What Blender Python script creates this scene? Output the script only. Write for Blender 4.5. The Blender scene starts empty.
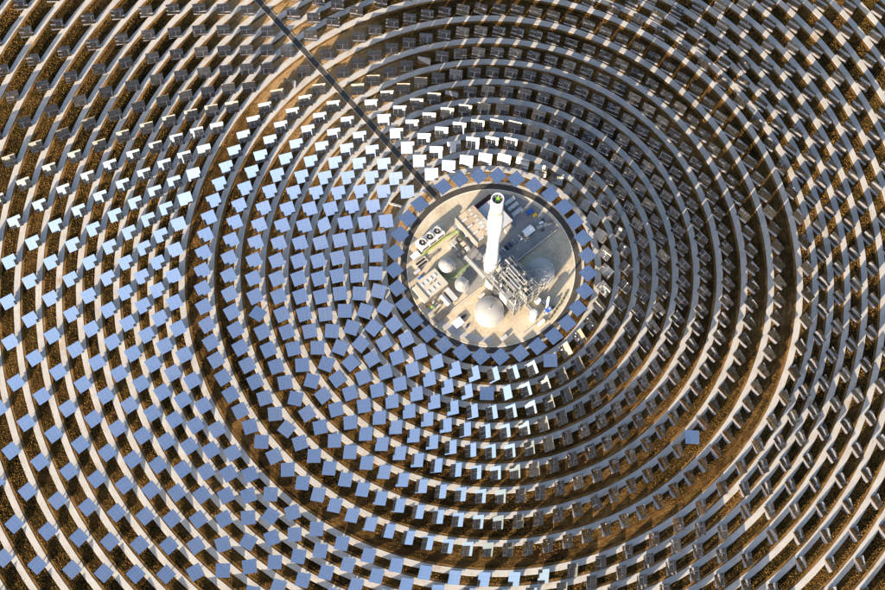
import bpy, math, random
import numpy as np
from mathutils import Matrix, Vector

random.seed(7)
RNG = np.random.default_rng(11)
R = math.radians
scene = bpy.context.scene
COL = scene.collection

# ------------------------------------------------------------------ camera
CAM_POS = Vector((-37.91, -502.89, 1337.61))
TILT, ROLL = 0.343388, 0.025458
d = Vector((0, math.sin(TILT), -math.cos(TILT)))
right = Vector((1, 0, 0))
up = right.cross(d)
c_, s_ = math.cos(ROLL), math.sin(ROLL)
r2 = c_ * right + s_ * up
u2 = -s_ * right + c_ * up
cam_data = bpy.data.cameras.new('camera')
cam_data.sensor_width = 36.0
FPX = 1802.02
cam_data.lens = 36.0 * FPX / 885.0
cam_data.clip_start = 1.0
cam_data.clip_end = 60000.0
cam = bpy.data.objects.new('camera', cam_data)
COL.objects.link(cam)
m3 = Matrix((r2, u2, -d)).transposed()
cam.matrix_world = Matrix.Translation(CAM_POS) @ m3.to_4x4()
scene.camera = cam

# ------------------------------------------------------------------ sun and sky
SUN_AZ, SUN_EL = R(235.8), R(19.0)          # azimuth measured from +x towards +y
SUN = Vector((math.cos(SUN_EL) * math.cos(SUN_AZ), math.cos(SUN_EL) * math.sin(SUN_AZ), math.sin(SUN_EL)))
world = bpy.data.worlds.new('World')
scene.world = world
world.use_nodes = True
nt = world.node_tree
bg = nt.nodes['Background']
sky = nt.nodes.new('ShaderNodeTexSky')
sky.sky_type = 'NISHITA'
sky.sun_disc = False
sky.sun_elevation = SUN_EL
sky.sun_rotation = R(90.0) - SUN_AZ
sky.air_density = 1.0
sky.dust_density = 2.8
sky.ozone_density = 2.0
nt.links.new(sky.outputs['Color'], bg.inputs['Color'])
bg.inputs['Strength'].default_value = 0.118
sl = bpy.data.lights.new('sun', 'SUN')
sl.energy = 5.0
sl.angle = R(0.53)
sl.color = (1.0, 0.85, 0.65)
sun = bpy.data.objects.new('sun', sl)
COL.objects.link(sun)
sun.location = (-300, -400, 300)
sun.rotation_euler = SUN.to_track_quat('Z', 'Y').to_euler()

scene.view_settings.view_transform = 'Standard'
scene.view_settings.look = 'None'
scene.view_settings.gamma = 1.0
scene.view_settings.use_curve_mapping = False
scene.view_settings.exposure = 1.42
scene.render.engine = 'CYCLES'
cy = scene.cycles
cy.max_bounces = 7
cy.diffuse_bounces = 2
cy.glossy_bounces = 5
cy.transmission_bounces = 2
cy.caustics_reflective = False
cy.caustics_refractive = False
cy.sample_clamp_indirect = 4.0
cy.use_denoising = True


# ------------------------------------------------------------------ materials
class NT:
    def __init__(self, name):
        self.m = bpy.data.materials.new(name)
        self.m.use_nodes = True
        self.t = self.m.node_tree
        self.b = self.t.nodes['Principled BSDF']

    def n(self, typ, **kw):
        x = self.t.nodes.new(typ)
        for k, v in kw.items():
            setattr(x, k, v)
        return x

    def l(self, a, b):
        self.t.links.new(a, b)

    def math(self, op, a, b=None, c=None, clamp=False):
        x = self.n('ShaderNodeMath', operation=op)
        x.use_clamp = clamp
        for i, v in enumerate((a, b, c)):
            if v is None:
                continue
            if isinstance(v, (int, float)):
                x.inputs[i].default_value = v
            else:
                self.l(v, x.inputs[i])
        return x.outputs[0]

    def noise(self, vec, scale, detail=3.0, rough=0.55):
        x = self.n('ShaderNodeTexNoise')
        x.inputs['Scale'].default_value = scale
        x.inputs['Detail'].default_value = detail
        x.inputs['Roughness'].default_value = rough
        if vec is not None:
            self.l(vec, x.inputs['Vector'])
        return x.outputs['Fac']

    def ramp(self, fac, stops):
        x = self.n('ShaderNodeValToRGB')
        el = x.color_ramp.elements
        el[0].position, el[0].color = stops[0][0], (*stops[0][1], 1)
        el[1].position, el[1].color = stops[-1][0], (*stops[-1][1], 1)
        for p_, c in stops[1:-1]:
            e = el.new(p_)
            e.color = (*c, 1)
        self.l(fac, x.inputs['Fac'])
        return x.outputs['Color']

    def mix(self, fac, a, b):
        x = self.n('ShaderNodeMix', data_type='RGBA')
        ins = [i for i in x.inputs if i.type == 'RGBA']
        if isinstance(fac, (int, float)):
            x.inputs[0].default_value = fac
        else:
            self.l(fac, x.inputs[0])
        for i, v in zip(ins, (a, b)):
            if isinstance(v, tuple):
                i.default_value = (*v, 1)
            else:
                self.l(v, i)
        return [o for o in x.outputs if o.type == 'RGBA'][0]

    def pos(self):
        return self.n('ShaderNodeNewGeometry').outputs['Position']

    def bump(self, h, dist, strength=1.0):
        x = self.n('ShaderNodeBump')
        x.inputs['Distance'].default_value = dist
        x.inputs['Strength'].default_value = strength
        self.l(h, x.inputs['Height'])
        self.l(x.outputs['Normal'], self.b.inputs['Normal'])


def plain(name, col, rough=0.7, metal=0.0, var=0.25, scale=0.6, dirt=None, dirt_amt=0.35):
    """painted / cast surface with blotchy wear"""
    q = NT(name)
    p = q.pos()
    n1 = q.noise(p, scale, 4)
    n2 = q.noise(p, scale * 7, 3)
    f = q.math('ADD', q.math('MULTIPLY', n1, 0.65), q.math('MULTIPLY', n2, 0.35))
    lo = tuple(max(0.0, x * (1 - var)) for x in col)
    hi = tuple(min(1.0, x * (1 + var * 0.6)) for x in col)
    base = q.ramp(f, [(0.3, lo), (0.7, hi)])
    if dirt:
        k = q.math('MULTIPLY', q.math('SUBTRACT', q.noise(p, scale * 0.6, 5, 0.65), 0.5, clamp=True), 4.0 * dirt_amt, clamp=True)
        base = q.mix(k, base, dirt)
    q.l(base, q.b.inputs['Base Color'])
    q.b.inputs['Roughness'].default_value = rough
    q.b.inputs['Metallic'].default_value = metal
    q.b.inputs['Specular IOR Level'].default_value = 0.3
    return q.m


ROAD_A = Vector((-46.0, 60.6, 0))
ROAD_B = Vector((-198.5, 233.2, 0))
RD = (ROAD_B - ROAD_A).normalized()
RN = Vector((-RD.y, RD.x, 0))


def make_ground():
    q = NT('field_soil')
    p = q.pos()
    sep = q.n('ShaderNodeSeparateXYZ')
    q.l(p, sep.inputs[0])
    ln = q.n('ShaderNodeVectorMath', operation='LENGTH')
    q.l(p, ln.inputs[0])
    r = ln.outputs['Value']
    nrm = q.n('ShaderNodeVectorMath', operation='NORMALIZE')
    q.l(p, nrm.inputs[0])
    ns = q.n('ShaderNodeSeparateXYZ')
    q.l(nrm.outputs[0], ns.inputs[0])
    # streaks that follow the rings (mowing and tractor lines)
    cx = q.n('ShaderNodeCombineXYZ')
    q.l(r, cx.inputs[0])
    q.l(q.math('MULTIPLY', ns.outputs[0], 30.0), cx.inputs[1])
    q.l(q.math('MULTIPLY', ns.outputs[1], 30.0), cx.inputs[2])
    streak = q.noise(cx.outputs[0], 0.55, 4, 0.6)
    fine = q.noise(p, 0.9, 6, 0.68)
    mid = q.noise(p, 0.16, 5, 0.6)
    big = q.noise(p, 0.013, 4, 0.55)
    # bare soil: close to the access road, in the clear strip between the fields, nearer the plant
    cr = q.math('ADD', q.math('MULTIPLY', sep.outputs[0], RN.x), q.math('MULTIPLY', sep.outputs[1], RN.y))
    off = ROAD_A.x * RN.x + ROAD_A.y * RN.y
    dist = q.math('ABSOLUTE', q.math('SUBTRACT', cr, off))
    side = q.math('GREATER_THAN', q.math('ADD', q.math('MULTIPLY', sep.outputs[0], RD.x), q.math('MULTIPLY', sep.outputs[1], RD.y)), 20.0)
    near_road = q.math('MULTIPLY', q.math('SUBTRACT', 1.0, q.math('DIVIDE', dist, 75.0), clamp=True), side)
    gap = q.math('SUBTRACT', 1.0, q.math('DIVIDE', q.math('ABSOLUTE', q.math('SUBTRACT', r, 236.0)), 9.0), clamp=True)
    inner = q.math('DIVIDE', q.math('SUBTRACT', 246.0, r), 50.0, clamp=True)
    bare = q.math('ADD', q.math('MULTIPLY', near_road, 0.50), q.math('ADD', q.math('MULTIPLY', gap, 0.08), q.math('MULTIPLY', inner, 0.09)))
    f = q.math('ADD', q.math('MULTIPLY', mid, 0.36), q.math('MULTIPLY', streak, 0.38))
    f = q.math('ADD', f, q.math('MULTIPLY', fine, 0.30))
    f = q.math('ADD', f, q.math('MULTIPLY', q.math('SUBTRACT', big, 0.5), 0.75))
    f = q.math('ADD', f, bare)
    col = q.ramp(f, [(0.34, (0.007, 0.005, 0.002)), (0.48, (0.022, 0.013, 0.005)), (0.60, (0.075, 0.039, 0.012)),
                     (0.74, (0.18, 0.096, 0.031)), (0.90, (0.40, 0.245, 0.11))])
    speck = q.math('MULTIPLY', q.math('SUBTRACT', q.noise(p, 1.7, 3, 0.6), 0.56, clamp=True), 5.0, clamp=True)
    col = q.mix(q.math('MULTIPLY', speck, 0.65), col, (0.016, 0.015, 0.004))
    q.l(col, q.b.inputs['Base Color'])
    q.b.inputs['Roughness'].default_value = 1.0
    q.b.inputs['Specular IOR Level'].default_value = 0.05
    h = q.math('ADD', q.math('MULTIPLY', fine, 0.8), q.math('MULTIPLY', streak, 0.8))
    q.bump(h, 2.2, 1.0)
    return q.m


def make_gravel():
    q = NT('pale_gravel')
    p = q.pos()
    a = q.noise(p, 0.08, 5, 0.6)
    b = q.noise(p, 1.3, 4, 0.6)
    ln = q.n('ShaderNodeVectorMath', operation='LENGTH')
    q.l(p, ln.inputs[0])
    nrm = q.n('ShaderNodeVectorMath', operation='NORMALIZE')
    q.l(p, nrm.inputs[0])
    ns = q.n('ShaderNodeSeparateXYZ')
    q.l(nrm.outputs[0], ns.inputs[0])
    cx = q.n('ShaderNodeCombineXYZ')
    q.l(ln.outputs['Value'], cx.inputs[0])
    q.l(q.math('MULTIPLY', ns.outputs[0], 25.0), cx.inputs[1])
    q.l(q.math('MULTIPLY', ns.outputs[1], 25.0), cx.inputs[2])
    ruts = q.noise(cx.outputs[0], 1.0, 3, 0.55)
    f = q.math('ADD', q.math('MULTIPLY', a, 0.45), q.math('MULTIPLY', b, 0.27))
    f = q.math('ADD', f, q.math('MULTIPLY', ruts, 0.28))
    col = q.ramp(f, [(0.28, (0.24, 0.175, 0.12)), (0.40, (0.37, 0.335, 0.295)), (0.52, (0.43, 0.405, 0.37)), (0.70, (0.49, 0.47, 0.44))])
    k = q.math('MULTIPLY', q.math('SUBTRACT', q.noise(p, 0.035, 6, 0.65), 0.60, clamp=True), 9.0, clamp=True)
    col = q.mix(q.math('MULTIPLY', k, 0.8), col, (0.33, 0.21, 0.11))
    q.l(col, q.b.inputs['Base Color'])
    q.b.inputs['Roughness'].default_value = 1.0
    q.b.inputs['Specular IOR Level'].default_value = 0.1
    q.bump(b, 0.08, 0.6)
    return q.m


def make_verge():
    q = NT('bare_orange_soil')
    p = q.pos()
    ln = q.n('ShaderNodeVectorMath', operation='LENGTH')
    q.l(p, ln.inputs[0])
    nrm = q.n('ShaderNodeVectorMath', operation='NORMALIZE')
    q.l(p, nrm.inputs[0])
    ns = q.n('ShaderNodeSeparateXYZ')
    q.l(nrm.outputs[0], ns.inputs[0])
    cx = q.n('ShaderNodeCombineXYZ')
    q.l(ln.outputs['Value'], cx.inputs[0])
    q.l(q.math('MULTIPLY', ns.outputs[0], 40.0), cx.inputs[1])
    q.l(q.math('MULTIPLY', ns.outputs[1], 40.0), cx.inputs[2])
    f = q.math('ADD', q.math('MULTIPLY', q.noise(cx.outputs[0], 1.1, 3), 0.4), q.math('MULTIPLY', q.noise(p, 0.05, 5, 0.65), 0.6))
    col = q.ramp(f, [(0.36, (0.045, 0.028, 0.010)), (0.48, (0.13, 0.068, 0.022)), (0.60, (0.23, 0.125, 0.045)), (0.72, (0.34, 0.21, 0.10))])
    q.l(col, q.b.inputs['Base Color'])
    q.b.inputs['Roughness'].default_value = 1.0
    q.b.inputs['Specular IOR Level'].default_value = 0.05
    q.bump(f, 0.5, 1.0)
    return q.m


def make_pad():
    q = NT('yard_concrete')
    p = q.pos()
    a = q.noise(p, 0.045, 6, 0.62)
    b = q.noise(p, 0.5, 5, 0.65)
    f = q.math('ADD', q.math('MULTIPLY', a, 0.6), q.math('MULTIPLY', b, 0.4))
    col = q.ramp(f, [(0.30, (0.20, 0.17, 0.13)), (0.40, (0.36, 0.29, 0.20)), (0.52, (0.46, 0.39, 0.28)), (0.70, (0.53, 0.48, 0.39))])
    st = q.math('MULTIPLY', q.math('SUBTRACT', q.noise(p, 0.16, 5, 0.7), 0.57, clamp=True), 6.0, clamp=True)
    col = q.mix(q.math('MULTIPLY', st, 0.6), col, (0.34, 0.20, 0.09))
    q.l(col, q.b.inputs['Base Color'])
    q.b.inputs['Roughness'].default_value = 0.95
    q.bump(b, 0.05, 0.5)
    return q.m


def make_mirror():
    q = NT('heliostat_mirror')
    p = q.pos()
    q.b.inputs['Metallic'].default_value = 1.0
    q.b.inputs['Roughness'].default_value = 0.03
    q.b.inputs['Base Color'].default_value = (0.86, 0.85, 0.905, 1)
    dif = q.n('ShaderNodeBsdfDiffuse')
    dif.inputs['Color'].default_value = (0.45, 0.42, 0.38, 1)
    mx = q.n('ShaderNodeMixShader')
    oi = q.n('ShaderNodeObjectInfo')
    at = q.n('ShaderNodeAttribute', attribute_name='dust')
    rnd = q.math('FRACT', q.math('ADD', oi.outputs['Random'], at.outputs['Fac']))
    k = q.math('ADD', 0.008, q.math('MULTIPLY', q.math('POWER', rnd, 3.0), 0.03))
    k = q.math('MULTIPLY', k, q.math('ADD', 0.6, q.noise(p, 0.35, 4)))
    q.l(k, mx.inputs[0])
    q.l(q.b.outputs[0], mx.inputs[1])
    q.l(dif.outputs[0], mx.inputs[2])
    out = q.t.nodes['Material Output']
    q.l(mx.outputs[0], out.inputs['Surface'])
    return q.m


M = {}
M['soil'] = make_ground()
M['gravel'] = make_gravel()
M['pad'] = make_pad()
M['verge'] = make_verge()
M['mirror'] = make_mirror()
M['facet_back'] = plain('facet_back', (0.25, 0.25, 0.255), 0.6, 0.0, 0.2, 0.3)
M['galv'] = plain('galvanised_steel', (0.50, 0.50, 0.50), 0.45, 0.35, 0.25, 0.5)
M['asphalt'] = plain('asphalt', (0.055, 0.049, 0.043), 0.9, 0, 0.35, 0.12, (0.16, 0.115, 0.07), 0.6)
M['edge'] = plain('kerb_concrete', (0.58, 0.54, 0.48), 0.9, 0, 0.25, 0.4)
M['greyroad'] = plain('grey_concrete_paving', (0.36, 0.35, 0.34), 0.9, 0, 0.25, 0.15, (0.45, 0.37, 0.26), 0.4)
M['paving_shade'] = plain('grey_paving_painted_shade', (0.235, 0.23, 0.225), 0.9, 0, 0.3, 0.08, (0.30, 0.26, 0.20), 0.5)
M['grass'] = None
M['pale_glass'] = plain('skylight_plastic', (0.55, 0.57, 0.60), 0.35, 0, 0.1, 0.5)
M['white'] = plain('white_paint', (0.80, 0.79, 0.76), 0.6, 0, 0.08, 0.15, (0.62, 0.58, 0.52), 0.25)
M['tank'] = plain('tank_aluminium_cladding', (0.33, 0.325, 0.315), 0.5, 0.1, 0.12, 0.12, (0.42, 0.38, 0.33), 0.4)
M['cream_wall'] = plain('cream_cladding', (0.19, 0.172, 0.148), 0.75, 0, 0.15, 0.2)
M['cream_roof'] = plain('cream_roof_sheet', (0.46, 0.375, 0.27), 0.8, 0, 0.18, 0.25, (0.40, 0.31, 0.21), 0.4)
M['tan_roof'] = plain('tan_roof_sheet', (0.36, 0.28, 0.20), 0.8, 0, 0.18, 0.25, (0.60, 0.52, 0.40), 0.4)
M['pale_roof'] = plain('pale_roof_sheet', (0.42, 0.385, 0.32), 0.8, 0, 0.12, 0.25, (0.45, 0.40, 0.33), 0.35)
M['grey_roof'] = plain('grey_roof_sheet', (0.42, 0.42, 0.42), 0.7, 0, 0.15, 0.25)
M['dark_roof'] = plain('dark_roof_sheet', (0.07, 0.065, 0.062), 0.8, 0, 0.25, 0.3)
M['maroon'] = plain('dark_maroon', (0.055, 0.022, 0.026), 0.8, 0, 0.3, 0.4)
M['steel'] = plain('pale_structural_steel', (0.27, 0.27, 0.26), 0.55, 0.15, 0.3, 0.6, (0.25, 0.22, 0.19), 0.5)
M['lagging'] = plain('pipe_lagging', (0.40, 0.395, 0.38), 0.4, 0.3, 0.2, 0.5)
M['grating'] = plain('floor_grating', (0.13, 0.13, 0.13), 0.7, 0.2, 0.3, 1.0)
M['black'] = plain('dark_opening', (0.02, 0.02, 0.022), 0.8, 0, 0.3, 0.5)
M['green'] = plain('lime_green_paint', (0.25, 0.46, 0.045), 0.6, 0, 0.2, 0.6)
M['blue'] = plain('blue_paint', (0.03, 0.11, 0.42), 0.5, 0, 0.2, 0.6)
M['rust'] = plain('rusty_brown_steel', (0.20, 0.10, 0.045), 0.9, 0, 0.35, 0.6)
M['yellow'] = plain('yellow_paint', (0.62, 0.40, 0.04), 0.6, 0, 0.2, 0.6)
M['tyre'] = plain('tyre_rubber', (0.02, 0.02, 0.02), 0.9)
M['glass'] = plain('car_glass', (0.02, 0.025, 0.03), 0.1)
M['car_dark'] = plain('dark_car_paint', (0.02, 0.022, 0.03), 0.3)
M['car_silver'] = plain('silver_car_paint', (0.45, 0.47, 0.50), 0.3, 0.3)
M['car_blue'] = plain('blue_car_paint', (0.03, 0.06, 0.20), 0.3)
M['car_white'] = plain('white_car_paint', (0.72, 0.72, 0.72), 0.3)
M['leaf'] = plain('shrub_leaf', (0.07, 0.11, 0.02), 0.8, 0, 0.4, 1.5)
M['bark'] = plain('shrub_bark', (0.10, 0.07, 0.05), 0.9)


# ------------------------------------------------------------------ mesh builder
class MB:
    def __init__(self):
        self.v, self.f, self.mi = [], [], []

    def add(self, vs, fs, mi=0):
        o = len(self.v)
        self.v += [tuple(x) for x in vs]
        self.f += [tuple(i + o for i in f) for f in fs]
        self.mi += [mi] * len(fs)
        return self

    def box(self, x0, x1, y0, y1, z0, z1, mi=0):
        vs = [(x0, y0, z0), (x1, y0, z0), (x1, y1, z0), (x0, y1, z0), (x0, y0, z1), (x1, y0, z1), (x1, y1, z1), (x0, y1, z1)]
        return self.add(vs, [(3, 2, 1, 0), (4, 5, 6, 7), (0, 1, 5, 4), (1, 2, 6, 5), (2, 3, 7, 6), (3, 0, 4, 7)], mi)

    def bar(self, a, b, w, h, mi=0):
        a, b = Vector(a), Vector(b)
        dd = (b - a).normalized()
        ref = Vector((0, 0, 1)) if abs(dd.z) < 0.95 else Vector((1, 0, 0))
        s = dd.cross(ref).normalized()
        t = s.cross(dd)
        s, t = s * w / 2, t * h / 2
        vs = [a - s - t, a + s - t, a + s + t, a - s + t, b - s - t, b + s - t, b + s + t, b - s + t]
        return self.add(vs, [(0, 1, 2, 3), (7, 6, 5, 4), (0, 4, 5, 1), (1, 5, 6, 2), (2, 6, 7, 3), (3, 7, 4, 0)], mi)

    def cyl(self, a, b, r0, r1=None, n=12, mi=0, caps=True):
        r1 = r0 if r1 is None else r1
        a, b = Vector(a), Vector(b)
        dd = (b - a).normalized()
        ref = Vector((0, 0, 1)) if abs(dd.z) < 0.95 else Vector((1, 0, 0))
        s = dd.cross(ref).normalized()
        t = s.cross(dd)
        vs = []
        for c, r in ((a, r0), (b, r1)):
            for i in range(n):
                an = 2 * math.pi * i / n
                vs.append(c + s * (math.cos(an) * r) + t * (math.sin(an) * r))
        fs = [(j, i, i + n, j + n) for i, j in ((i, (i + 1) % n) for i in range(n))]
        if caps:
            fs += [tuple(range(n)), tuple(reversed(range(n, 2 * n)))]
        return self.add(vs, fs, mi)

    def lathe(self, prof, n=32, mi=0, cx=0, cy=0):
        """profile of (radius, z) from the bottom outwards and up"""
        vs, fs = [], []
        for r, z in prof:
            for i in range(n):
                an = 2 * math.pi * i / n
                vs.append((cx + r * math.cos(an), cy + r * math.sin(an), z))
        for k in range(len(prof) - 1):
            for i in range(n):
                j = (i + 1) % n
                fs.append((k * n + i, k * n + j, (k + 1) * n + j, (k + 1) * n + i))
        return self.add(vs, fs, mi)

    def build(self, name, mats, parent=None, smooth=False, loc=None):
        me = bpy.data.meshes.new(name)
        me.from_pydata(self.v, [], self.f)
        if not isinstance(mats, (list, tuple)):
            mats = [mats]
        for m in mats:
            me.materials.append(M[m])
        me.polygons.foreach_set('material_index', self.mi)
        if smooth:
            me.polygons.foreach_set('use_smooth', [True] * len(me.polygons))
            if hasattr(me, 'set_sharp_from_angle'):
                me.set_sharp_from_angle(angle=R(40))
        me.update()
        o = bpy.data.objects.new(name, me)
        COL.objects.link(o)
        if parent:
            o.parent = parent
        if loc is not None:
            o.location = loc
        return o


def tag(o, label, cat, group=None):
    o['label'] = label
    o['category'] = cat
    if group:
        o['group'] = group
    return o


def thing(name, label, cat, loc=(0, 0, 0), rz=0.0, group=None):
    o = bpy.data.objects.new(name, None)
    o.empty_display_size = 0.5
    COL.objects.link(o)
    o.location = loc
    o.rotation_euler = (0, 0, rz)
    return tag(o, label, cat, group)


def struct(o, kind='structure'):
    o['kind'] = kind
    return o


# ------------------------------------------------------------------ ground, roads, paths
def ground_sheet():
    mb = MB()
    rings = [0, 40, 90, 160, 260, 380, 520, 700, 1000, 1600, 3000, 7000, 16000, 30000]
    n = 48
    vs = [(0, 0, 0)]
    for r in rings[1:]:
        for i in range(n):
            a = 2 * math.pi * i / n
            vs.append((r * math.cos(a), r * math.sin(a), 0))
    fs = [(0, 1 + i, 1 + (i + 1) % n) for i in range(n)]
    for k in range(len(rings) - 2):
        b = 1 + k * n
        for i in range(n):
            j = (i + 1) % n
            fs.append((b + i, b + n + i, b + n + j, b + j))
    mb.add(vs, fs)
    o = struct(mb.build('ground', 'soil'))
    o['label'] = 'brown grassy soil of the mirror field'
    return o


ground_sheet()


def annulus(name, r0, r1, z0, z1, mat, a0=0.0, a1=2 * math.pi, seg=None, wob=0.0, seed=0):
    """raised ring (or arc) strip with real edges"""
    rg = np.random.default_rng(seed)
    full = abs(a1 - a0 - 2 * math.pi) < 1e-6
    seg = seg or max(60, int((a1 - a0) * r1 / 3.0))
    n = seg if full else seg + 1
    w0 = rg.normal(0, wob, n) if wob else np.zeros(n)
    w1 = rg.normal(0, wob, n) if wob else np.zeros(n)
    for _ in range(1):
        w0 = (w0 + np.roll(w0, 1)) * 0.7
        w1 = (w1 + np.roll(w1, 1)) * 0.7
    an = a0 + (a1 - a0) * np.arange(n) / seg
    ca, sa = np.cos(an), np.sin(an)
    vs = []
    for rr, zz in ((r0 + w0 - 0.1, np.full(n, z0)), (r0 + w0, np.full(n, z1)), (r1 + w1, np.full(n, z1)), (r1 + w1 + 0.1, np.full(n, z0))):
        vs += list(zip((rr * ca).tolist(), (rr * sa).tolist(), zz.tolist()))
    fs = []
    m = n if full else n - 1
    for k in range(3):
        for i in range(m):
            j = (i + 1) % n
            fs.append((k * n + i, (k + 1) * n + i, (k + 1) * n + j, k * n + j))
    if not full:
        fs.append((0, n, 2 * n, 3 * n))
        e = n - 1
        fs.append((3 * n + e, 2 * n + e, n + e, e))
    mb = MB()
    mb.add(vs, fs)
    return struct(mb.build(name, mat))


Z1 = [76.61, 91.36, 106.46, 121.52, 136.58, 152.42, 169.31, 187.58, 207.12, 228.16]
Z1_NU = [31.60, 37.64, 43.60, 50.62, 56.62, 63.64, 70.64, 77.62, 85.60, 94.60]
Z1_PH = [-0.0715, -0.0298, -0.0022, -0.0601, -0.0339, 0.0220, -0.0222, 0.0224, 0.0127, 0.0284]
Z2 = [250.65, 262.96, 275.11, 288.26, 301.97, 316.75, 331.1, 347.0, 362.95, 379.97, 397.0, 415.75, 434.2, 452.8, 472.0, 491.8]
Z2_NU, Z2_PH = 71.08, 0.01604

PO = [6.3] * 9 + [5.9] * 16      # how far the service path runs inside each ring of posts
for i, r in enumerate(Z1[1:] + Z2):
    w = 2.45 if i < 9 else 2.4
    annulus('gravel_path', r - PO[i] - w, r - PO[i] + w, 0.0, 0.32, 'gravel', wob=0.05, seed=i + 3)
for i, r in enumerate(Z1[2:] + Z2):
    e_ = r - PO[i + 1] - 2.5
    annulus('soil_verge', e_ - 1.9, e_ - 0.02, -0.02, 0.05, 'verge', wob=0.18, seed=i + 90)
annulus('gravel_path', 72.2, 74.0, 0.0, 0.16, 'gravel', wob=0.12, seed=50)

# ring road, yard and its kerb
annulus('ring_road', 66.9, 72.0, 0.0, 0.14, 'asphalt', seg=220)
annulus('kerb', 66.2, 66.88, 0.0, 0.42, 'edge', seg=220)
annulus('kerb', 72.02, 72.18, 0.0, 0.22, 'edge', seg=220)
PZ = 0.25
mb = MB()
mb.lathe([(66.19, 0.0), (66.19, PZ), (40.0, PZ), (15.0, PZ), (0.01, PZ)], 160)
o = struct(mb.build('yard', 'pad'))
annulus('service_road', 58.6, 63.4, PZ - 0.1, PZ + 0.02, 'greyroad', R(217), R(272), wob=0.05, seed=9)


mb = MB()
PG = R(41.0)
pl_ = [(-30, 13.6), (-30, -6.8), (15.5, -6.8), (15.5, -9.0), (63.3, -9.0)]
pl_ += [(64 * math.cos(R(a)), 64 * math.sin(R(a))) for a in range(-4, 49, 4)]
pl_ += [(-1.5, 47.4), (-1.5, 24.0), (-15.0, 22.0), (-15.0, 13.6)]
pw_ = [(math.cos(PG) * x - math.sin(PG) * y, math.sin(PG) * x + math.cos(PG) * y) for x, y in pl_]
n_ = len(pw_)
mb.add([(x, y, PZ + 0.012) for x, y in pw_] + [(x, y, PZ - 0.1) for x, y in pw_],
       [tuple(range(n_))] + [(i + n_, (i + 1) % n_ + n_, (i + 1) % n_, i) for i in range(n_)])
struct(mb.build('paved_yard_shade', 'paving_shade'))  # grey paved area, shade of steelwork and tanks put into its colour


def strip(name, a, b, half, z0, z1, mat, off=0.0):
    mb = MB()
    n = 40
    vs, fs = [], []
    for i in range(n + 1):
        c = a + (b - a) * (i / n) + RN * off
        for s in (-1, 1):
            for z in ((z0, z1) if s < 0 else (z1, z0)):
                q = c + RN * (half * s)
                vs.append((q.x, q.y, z))
    for i in range(n):
        k = i * 4
        for j in range(3):
            fs.append((k + j, k + j + 1, k + 5 + j, k + 4 + j))
    mb.add(vs, fs)
    return struct(mb.build(name, mat))


ra = ROAD_A + RD * -4.5
rb = ROAD_A + RD * 560
strip('access_road', ra, rb, 2.4, 0.0, 0.40, 'asphalt')
strip('kerb', ra + RD * 3, rb, 0.13, 0.0, 0.44, 'edge', 2.54)
strip('kerb', ra + RD * 3, rb, 0.13, 0.0, 0.44, 'edge', -2.54)

# ------------------------------------------------------------------ heliostats
HP = 5.25            # pivot height
MW, MH = 10.7, 10.6  # mirror width and height


OFF = 0.85           # mirror plane stands off the tilt axis


def panel_geometry():
    """facets (mirror + backs) and support frame in panel axes (x across, y up the panel, z = normal)"""
    fac, frm = MB(), MB()
    cols, rows = 6, 5
    big, small = 0.085, 0.03
    cw = (MW - 2 * big - 3 * small) / cols
    xs, x = [], -MW / 2
    for i in range(cols):
        xs.append((x, x + cw))
        x += cw + (big if i in (1, 3) else small)
    rh = (MH - (rows - 1) * 0.05) / rows
    ys = [(-MH / 2 + j * (rh + 0.05), -MH / 2 + j * (rh + 0.05) + rh) for j in range(rows)]
    rg = random.Random(5)
    for x0, x1 in xs:
        for y0, y1 in ys:
            cx, cyy = (x0 + x1) / 2, (y0 + y1) / 2
            tx = -cx / 1500 + rg.gauss(0, 0.0003)
            ty = -cyy / 1500 + rg.gauss(0, 0.0003)
            vs = []
            for z in (0.0, 0.05):
                for px, py in ((x0, y0), (x1, y0), (x1, y1), (x0, y1)):
                    vs.append((px, py, z - tx * (px - cx) - ty * (py - cyy)))
            fac.add(vs, [(4, 5, 6, 7)], 0)
            o = len(fac.v) - 8
            for f in ((3, 2, 1, 0), (0, 1, 5, 4), (1, 2, 6, 5), (2, 3, 7, 6), (3, 0, 4, 7)):
                fac.f.append(tuple(o + i for i in f))
                fac.mi.append(1)
    for gx in (-3.46, 0.0, 3.46):
        frm.box(gx - 0.11, gx + 0.11, -MH / 2 + 0.2, MH / 2 - 0.2, -0.5, -0.07)
    for j in range(rows + 1):
        y = -MH / 2 + 0.15 + j * (MH - 0.3) / rows
        frm.box(-MW / 2 + 0.1, MW / 2 - 0.1, y - 0.09, y + 0.09, -0.06, -0.015)
    frm.cyl((-4.7, 0, -0.85), (4.7, 0, -0.85), 0.32, n=8)
    for q in (fac, frm):
        q.v = [(a, b, c + OFF) for a, b, c in q.v]
    return fac, frm


FAC, FRM = panel_geometry()
PED = MB()
PED.cyl((0, 0, 0), (0, 0, HP - 1.25), 0.42, 0.42, 8)
PED.box(-0.42, 0.42, -0.42, 0.42, HP - 1.3, HP - 0.34)
PED.cyl((0, 0, 0), (0, 0, 0.25), 0.95, 0.85, 8)



def hel_rotation(pos, ring, idx, jitter=0.0045):
    """heliostat tracking: normal half way between the sun and the standby aim point beside the receiver"""
    hx, hy = pos.x, pos.y
    rr = math.hypot(hx, hy)
    dd, H = (-52.0, 127.0) if ring < 10 else (-18.0, 140.0)
    aim = Vector((-hy / rr * dd, hx / rr * dd, H))
    t = (aim - Vector((hx, hy, HP))).normalized()
    n = (SUN + t).normalized()
    n = (n + Vector(RNG.normal(0, jitter, 3).tolist())).normalized()
    return n


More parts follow.
